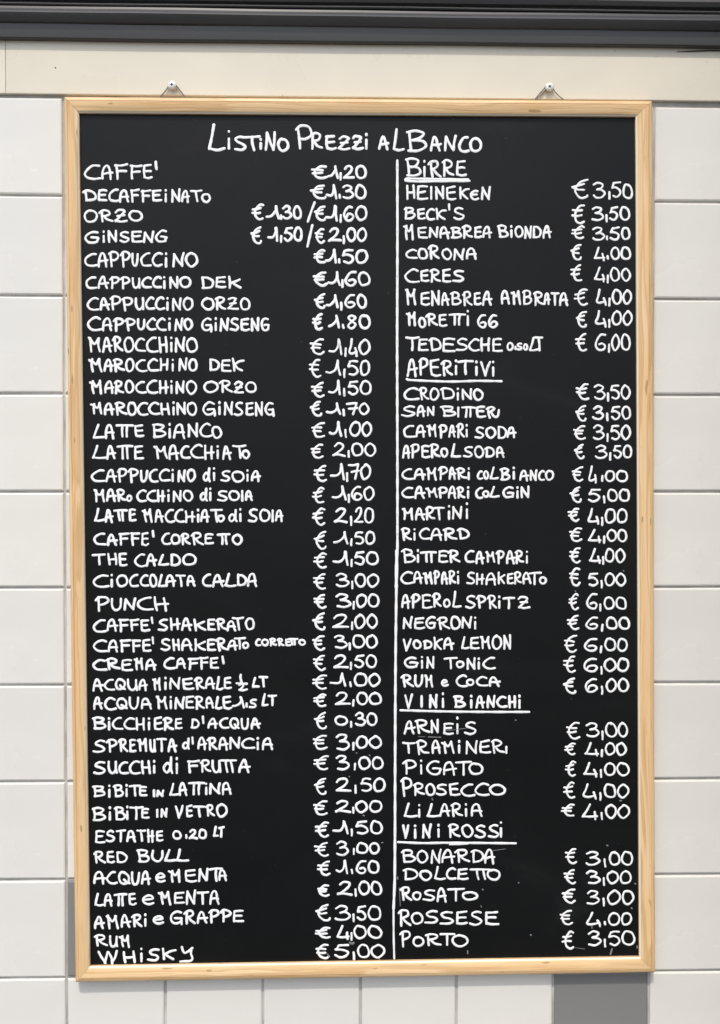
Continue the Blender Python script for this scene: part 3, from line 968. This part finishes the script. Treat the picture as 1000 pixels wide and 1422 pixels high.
W = lambda oy, s=7.9: (770, oy, s)
PRR = [
 (W(240, 8.333), "€|195 396|70 300;3|435 602|100 300;,|618 655|130 290;5|650 784|92 290;0|782 912|120 310"),
 (W(240, 8.333), "€|195 360|355 594;3,50|412 582 622 745 884|384 560"),
 (W(240, 8.333), "€|195 355|605 775;3.50|428 590 625 765 884|620 786"),
 (W(240, 8.333), "€|185 318|820 1020;4.00|450 590 642 762 894|850 1012"),
 (W(240, 8.333), "€|185 325|1055 1264;4,00|452 598 636 764 890|1084 1256 12"),
 (W(380), "€|215 370|155 358;4,00|445 580 626 742 856|168 342"), (W(380), "€|232 360|405 600;4,00|435 582 620 745 862|400 574"),
 (W(380), "€|228 362|650 858;6,00|435 578 618 722 840|655 852"), (W(380), "€|235 385|1195 1395;3,50|422 568 606 722 842|1210 1385"),
 (W(530), "€|228 355|255 445;3,50|412 552 606 732 846|260 422"), (W(530), "€|205 350|475 645;3,50|412 555 608 725 844|468 646"),
 (W(530), "€|215 332|680 855;3,50|438 590 632 745 860|688 848"), (W(530), "€|190 322|925 1100;4|365 480|920 1106;,|505 548|950 1088;00|548 668 816|966 1106"),
 (W(530), "€|162 298|1148 1330;5,00|355 515 572 700 834|1170 1324"),
 (W(690), "€|148 278|115 275;4,00|358 502 544 678 808|124 296"), (W(690), "€|160 308|330 500;4,00|365 522 566 686 804|348 500"),
 (W(690), "€|160 292|550 730;4,00|372 520 548 662 782|560 728"), (W(690), "€|160 290|770 982;5,00|358 488 544 666 792|826 984"),
 (W(690), "€|150 272|1055 1250;6|342 486|1055 1240;,|488 520|1080 1236;00|534 662 800|1092 1244"),
 (W(810), "€|138 275|345 520;6,00|335 492 558 696 834|362 514"), (W(810), "€|102 255|562 766;6,00|315 480 542 682 808|596 754"),
 (W(810), "€|98 235|790 988;6,00|308 490 540 682 824|814 978"), (W(810), "€|95 238|1030 1218;6,00|325 484 556 688 824|1036 1200"),
 (W(980), "€|128 284|170 376;3,00|335 505 548 690 814|178 354"), (W(980), "€|105 236|400 550;4,00|322 494 548 670 798|398 552"),
 (W(980), "€|118 240|598 786;4,00|308 480 540 674 830|618 776"), (W(980), "€|95 230|832 1030;4,00|302 474 532 682 824|850 1020"),
 (W(980), "€|72 222|1070 1225;4,00|298 486 550 686 832|1076 1244"),
 (W(1160), "€|112 250|135 322;3,00|332 514 588 727 870|172 336"), (W(1160), "€|102 240|370 540;3,00|340 512 570 712 854|382 540"),
 (W(1160), "€|82 235|580 752;3,00|340 506 572 734 880|596 766"), (W(1160), "€|58 205|815 992;4.00|340 524 580 722 854|842 996"),
 (W(1160), "€|78 222|1045 1255;3,50|350 525 582 732 892|1040 1216"),
]
for tr, s in PRR:
    written('written_price', parse(s), tr, 3.0, -3)

# dividing line between the two columns
V, F = [], []
ribbon(V, F, catmull([to_board(a, b) for a, b in [(551.8, 223), (552, 330), (551.6, 480), (552, 640), (552, 770)]], 0.004), 1.75 * PX, rs)
ribbon(V, F, catmull([to_board(a, b) for a, b in [(551.2, 765), (550.4, 815)]], 0.004), 2.3 * PX, rs)
ribbon(V, F, catmull([to_board(a, b) for a, b in [(550.6, 812), (549.6, 900), (549, 1000), (548.6, 1170)]], 0.004), 1.8 * PX, rs)
ribbon(V, F, catmull([to_board(a, b) for a, b in [(548.6, 1166), (548.2, 1222), (546.6, 1262)]], 0.004), 1.9 * PX, rs)
ribbon(V, F, catmull([to_board(a, b) for a, b in [(546.6, 1262), (546.8, 1300), (547.6, 1331)]], 0.004), 1.4 * PX, rs)
mesh_obj('divider_line', V, F, M_INK, panel, True)

# faint rubbed-out marks and crumbs of marker on the lower board
V, F = [], []
for pts, w in [([(595, 1023.5), (612, 1024)], 1.3), ([(620, 1015), (650, 1011)], 0.7), ([(581, 1023), (590, 1023)], 0.6), ([(554.5, 1233), (556, 1258)], 0.9),
               ([(716, 1000), (716.5, 1000.4)], 1.6), ([(843, 1174), (844, 1174.6)], 1.8), ([(720, 1226), (720.6, 1226)], 1.5),
               ([(670, 1235), (671, 1236)], 1.6), ([(668, 1258), (668.6, 1260)], 1.2), ([(737, 1298.5), (737.6, 1298.8)], 2.0), ([(649.5, 1321), (649.6, 1324)], 2.0),
               ([(882, 1227), (882.6, 1227.6)], 2.0), ([(877, 1261), (877.6, 1261.8)], 2.0), ([(850, 1318), (848, 1325)], 2.2), ([(822, 1286), (822.2, 1289)], 1.8),
               ([(861, 1112), (863, 1112)], 1.7), ([(495, 1045.6), (495.5, 1046)], 1.8), ([(513, 1048.6), (514, 1049.6)], 1.6), ([(504, 1132.4), (506, 1132.8)], 1.6),
               ([(486, 1309), (489, 1311), (491, 1309.5)], 2.6), ([(552, 1218), (552.2, 1221)], 1.7), ([(866, 792.6), (866.4, 793)], 1.6), ([(799, 821), (799.4, 821.6)], 1.8),
               ([(527, 1332), (527.4, 1335)], 1.7), ([(455, 1325), (457, 1329)], 1.6), ([(600, 1109), (601, 1111)], 1.4), ([(885, 1314), (885, 1317)], 1.9),
               ([(485, 1078.4), (485.6, 1079)], 1.5), ([(530, 1170.5), (532, 1170)], 1.4), ([(680, 1182), (702, 1179)], 0.7), ([(798, 1316), (812, 1318)], 0.6)]:
    pp = [to_board(a, b) for a, b in pts]
    ribbon(V, F, catmull(pp, 0.002), w / 2 * PX * 1.15, rs)
mesh_obj('chalk_residue', V, F, M_SMEAR, panel, True)['kind'] = 'stuff'

# ------------------------------------------------------------------ screws and wire hangers
def screw(px_, py_, label, ang):
    dpt = 0.0046
    q = at(px_, py_, dpt + 0.004)
    s = empty('screw', (q.x, -dpt, q.z), label, 'screw')
    s['group'] = 'screws holding the menu board'
    # shank
    v, f = tube([Vector((0, 0, 0)), Vector((0, -0.0042, 0))], 0.0019, 12)
    mesh_obj('shank', v, f, M_SCREW, s, True)
    # rounded head
    R_ = 0.0043
    v, f = [], []
    rings = [(0.97, 0.0), (1.0, -0.0005), (0.97, -0.0010), (0.86, -0.0016), (0.66, -0.0021), (0.42, -0.0024)]
    n = 28
    for k, (rr, y) in enumerate(rings):
        for i in range(n):
            a = 2 * math.pi * i / n
            v.append((R_ * rr * math.cos(a), -0.0040 + y, R_ * rr * math.sin(a)))
    for k in range(len(rings) - 1):
        for i in range(n):
            f.append((k * n + i, (k + 1) * n + i, (k + 1) * n + (i + 1) % n, k * n + (i + 1) % n))
    f.append(tuple(range(n)))
    # cross recess cut as a dark well: ring down to the recess floor
    f.append(tuple((len(rings) - 1) * n + i for i in range(n))[::-1])
    mesh_obj('head', v, f, M_SCREW, s, True).data.set_sharp_from_angle(angle=math.radians(60))
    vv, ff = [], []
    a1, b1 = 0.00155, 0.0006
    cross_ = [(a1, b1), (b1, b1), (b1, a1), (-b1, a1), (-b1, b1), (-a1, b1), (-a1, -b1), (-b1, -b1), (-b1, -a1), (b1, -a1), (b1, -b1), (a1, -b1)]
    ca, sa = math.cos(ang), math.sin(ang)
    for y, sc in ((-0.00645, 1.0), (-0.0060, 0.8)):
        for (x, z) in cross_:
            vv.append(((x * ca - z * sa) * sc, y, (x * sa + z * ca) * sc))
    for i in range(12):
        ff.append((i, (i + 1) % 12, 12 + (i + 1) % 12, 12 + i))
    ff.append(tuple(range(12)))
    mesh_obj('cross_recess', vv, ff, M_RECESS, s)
    return s


screw(239, 118.5, 'silver cross-head screw above the left part of the board frame', 0.15)
screw(763, 121, 'silver cross-head screw above the right part of the board frame', 0.6)


def loop(pts_px, r):
    pts = []
    n = len(pts_px)
    for (a, b, dep) in pts_px:
        q = at(a, b, dep)
        pts.append((q.x - BO.x, -dep - BO.y, q.z - BO.z))
    # smooth slightly
    sm = [Vector(pts[0])]
    for i in range(1, n - 1):
        p0, p1, p2 = Vector(pts[i - 1]), Vector(pts[i]), Vector(pts[i + 1])
        sm += [p1.lerp(p0, 0.22), p1.lerp(p0, 0.07), p1.lerp(p2, 0.07), p1.lerp(p2, 0.22)]
    sm.append(Vector(pts[-1]))
    v, f = tube(sm, r, 8)
    return mesh_obj('hanging_wire', v, f, M_CORD, board, True)


loop([(221.5, 140, 0.008), (223.5, 133.5, 0.0075), (232, 123.5, 0.0068), (236, 115.5, 0.0063), (241.5, 115, 0.0063), (246.5, 121, 0.0068), (257, 134.5, 0.0078), (258, 140, 0.008)], 0.00072)
loop([(742, 143, 0.008), (744, 136.5, 0.0078), (756, 122.5, 0.0070), (759.5, 117.5, 0.0063), (765.5, 117.5, 0.0063), (770, 126.5, 0.0070), (776, 133, 0.0076), (783, 138.5, 0.0080), (785, 143, 0.008)], 0.00062)
loop([(746.5, 143, 0.0072), (746, 137, 0.0072), (757.5, 124.5, 0.0066), (761, 119.5, 0.0060)], 0.00062)
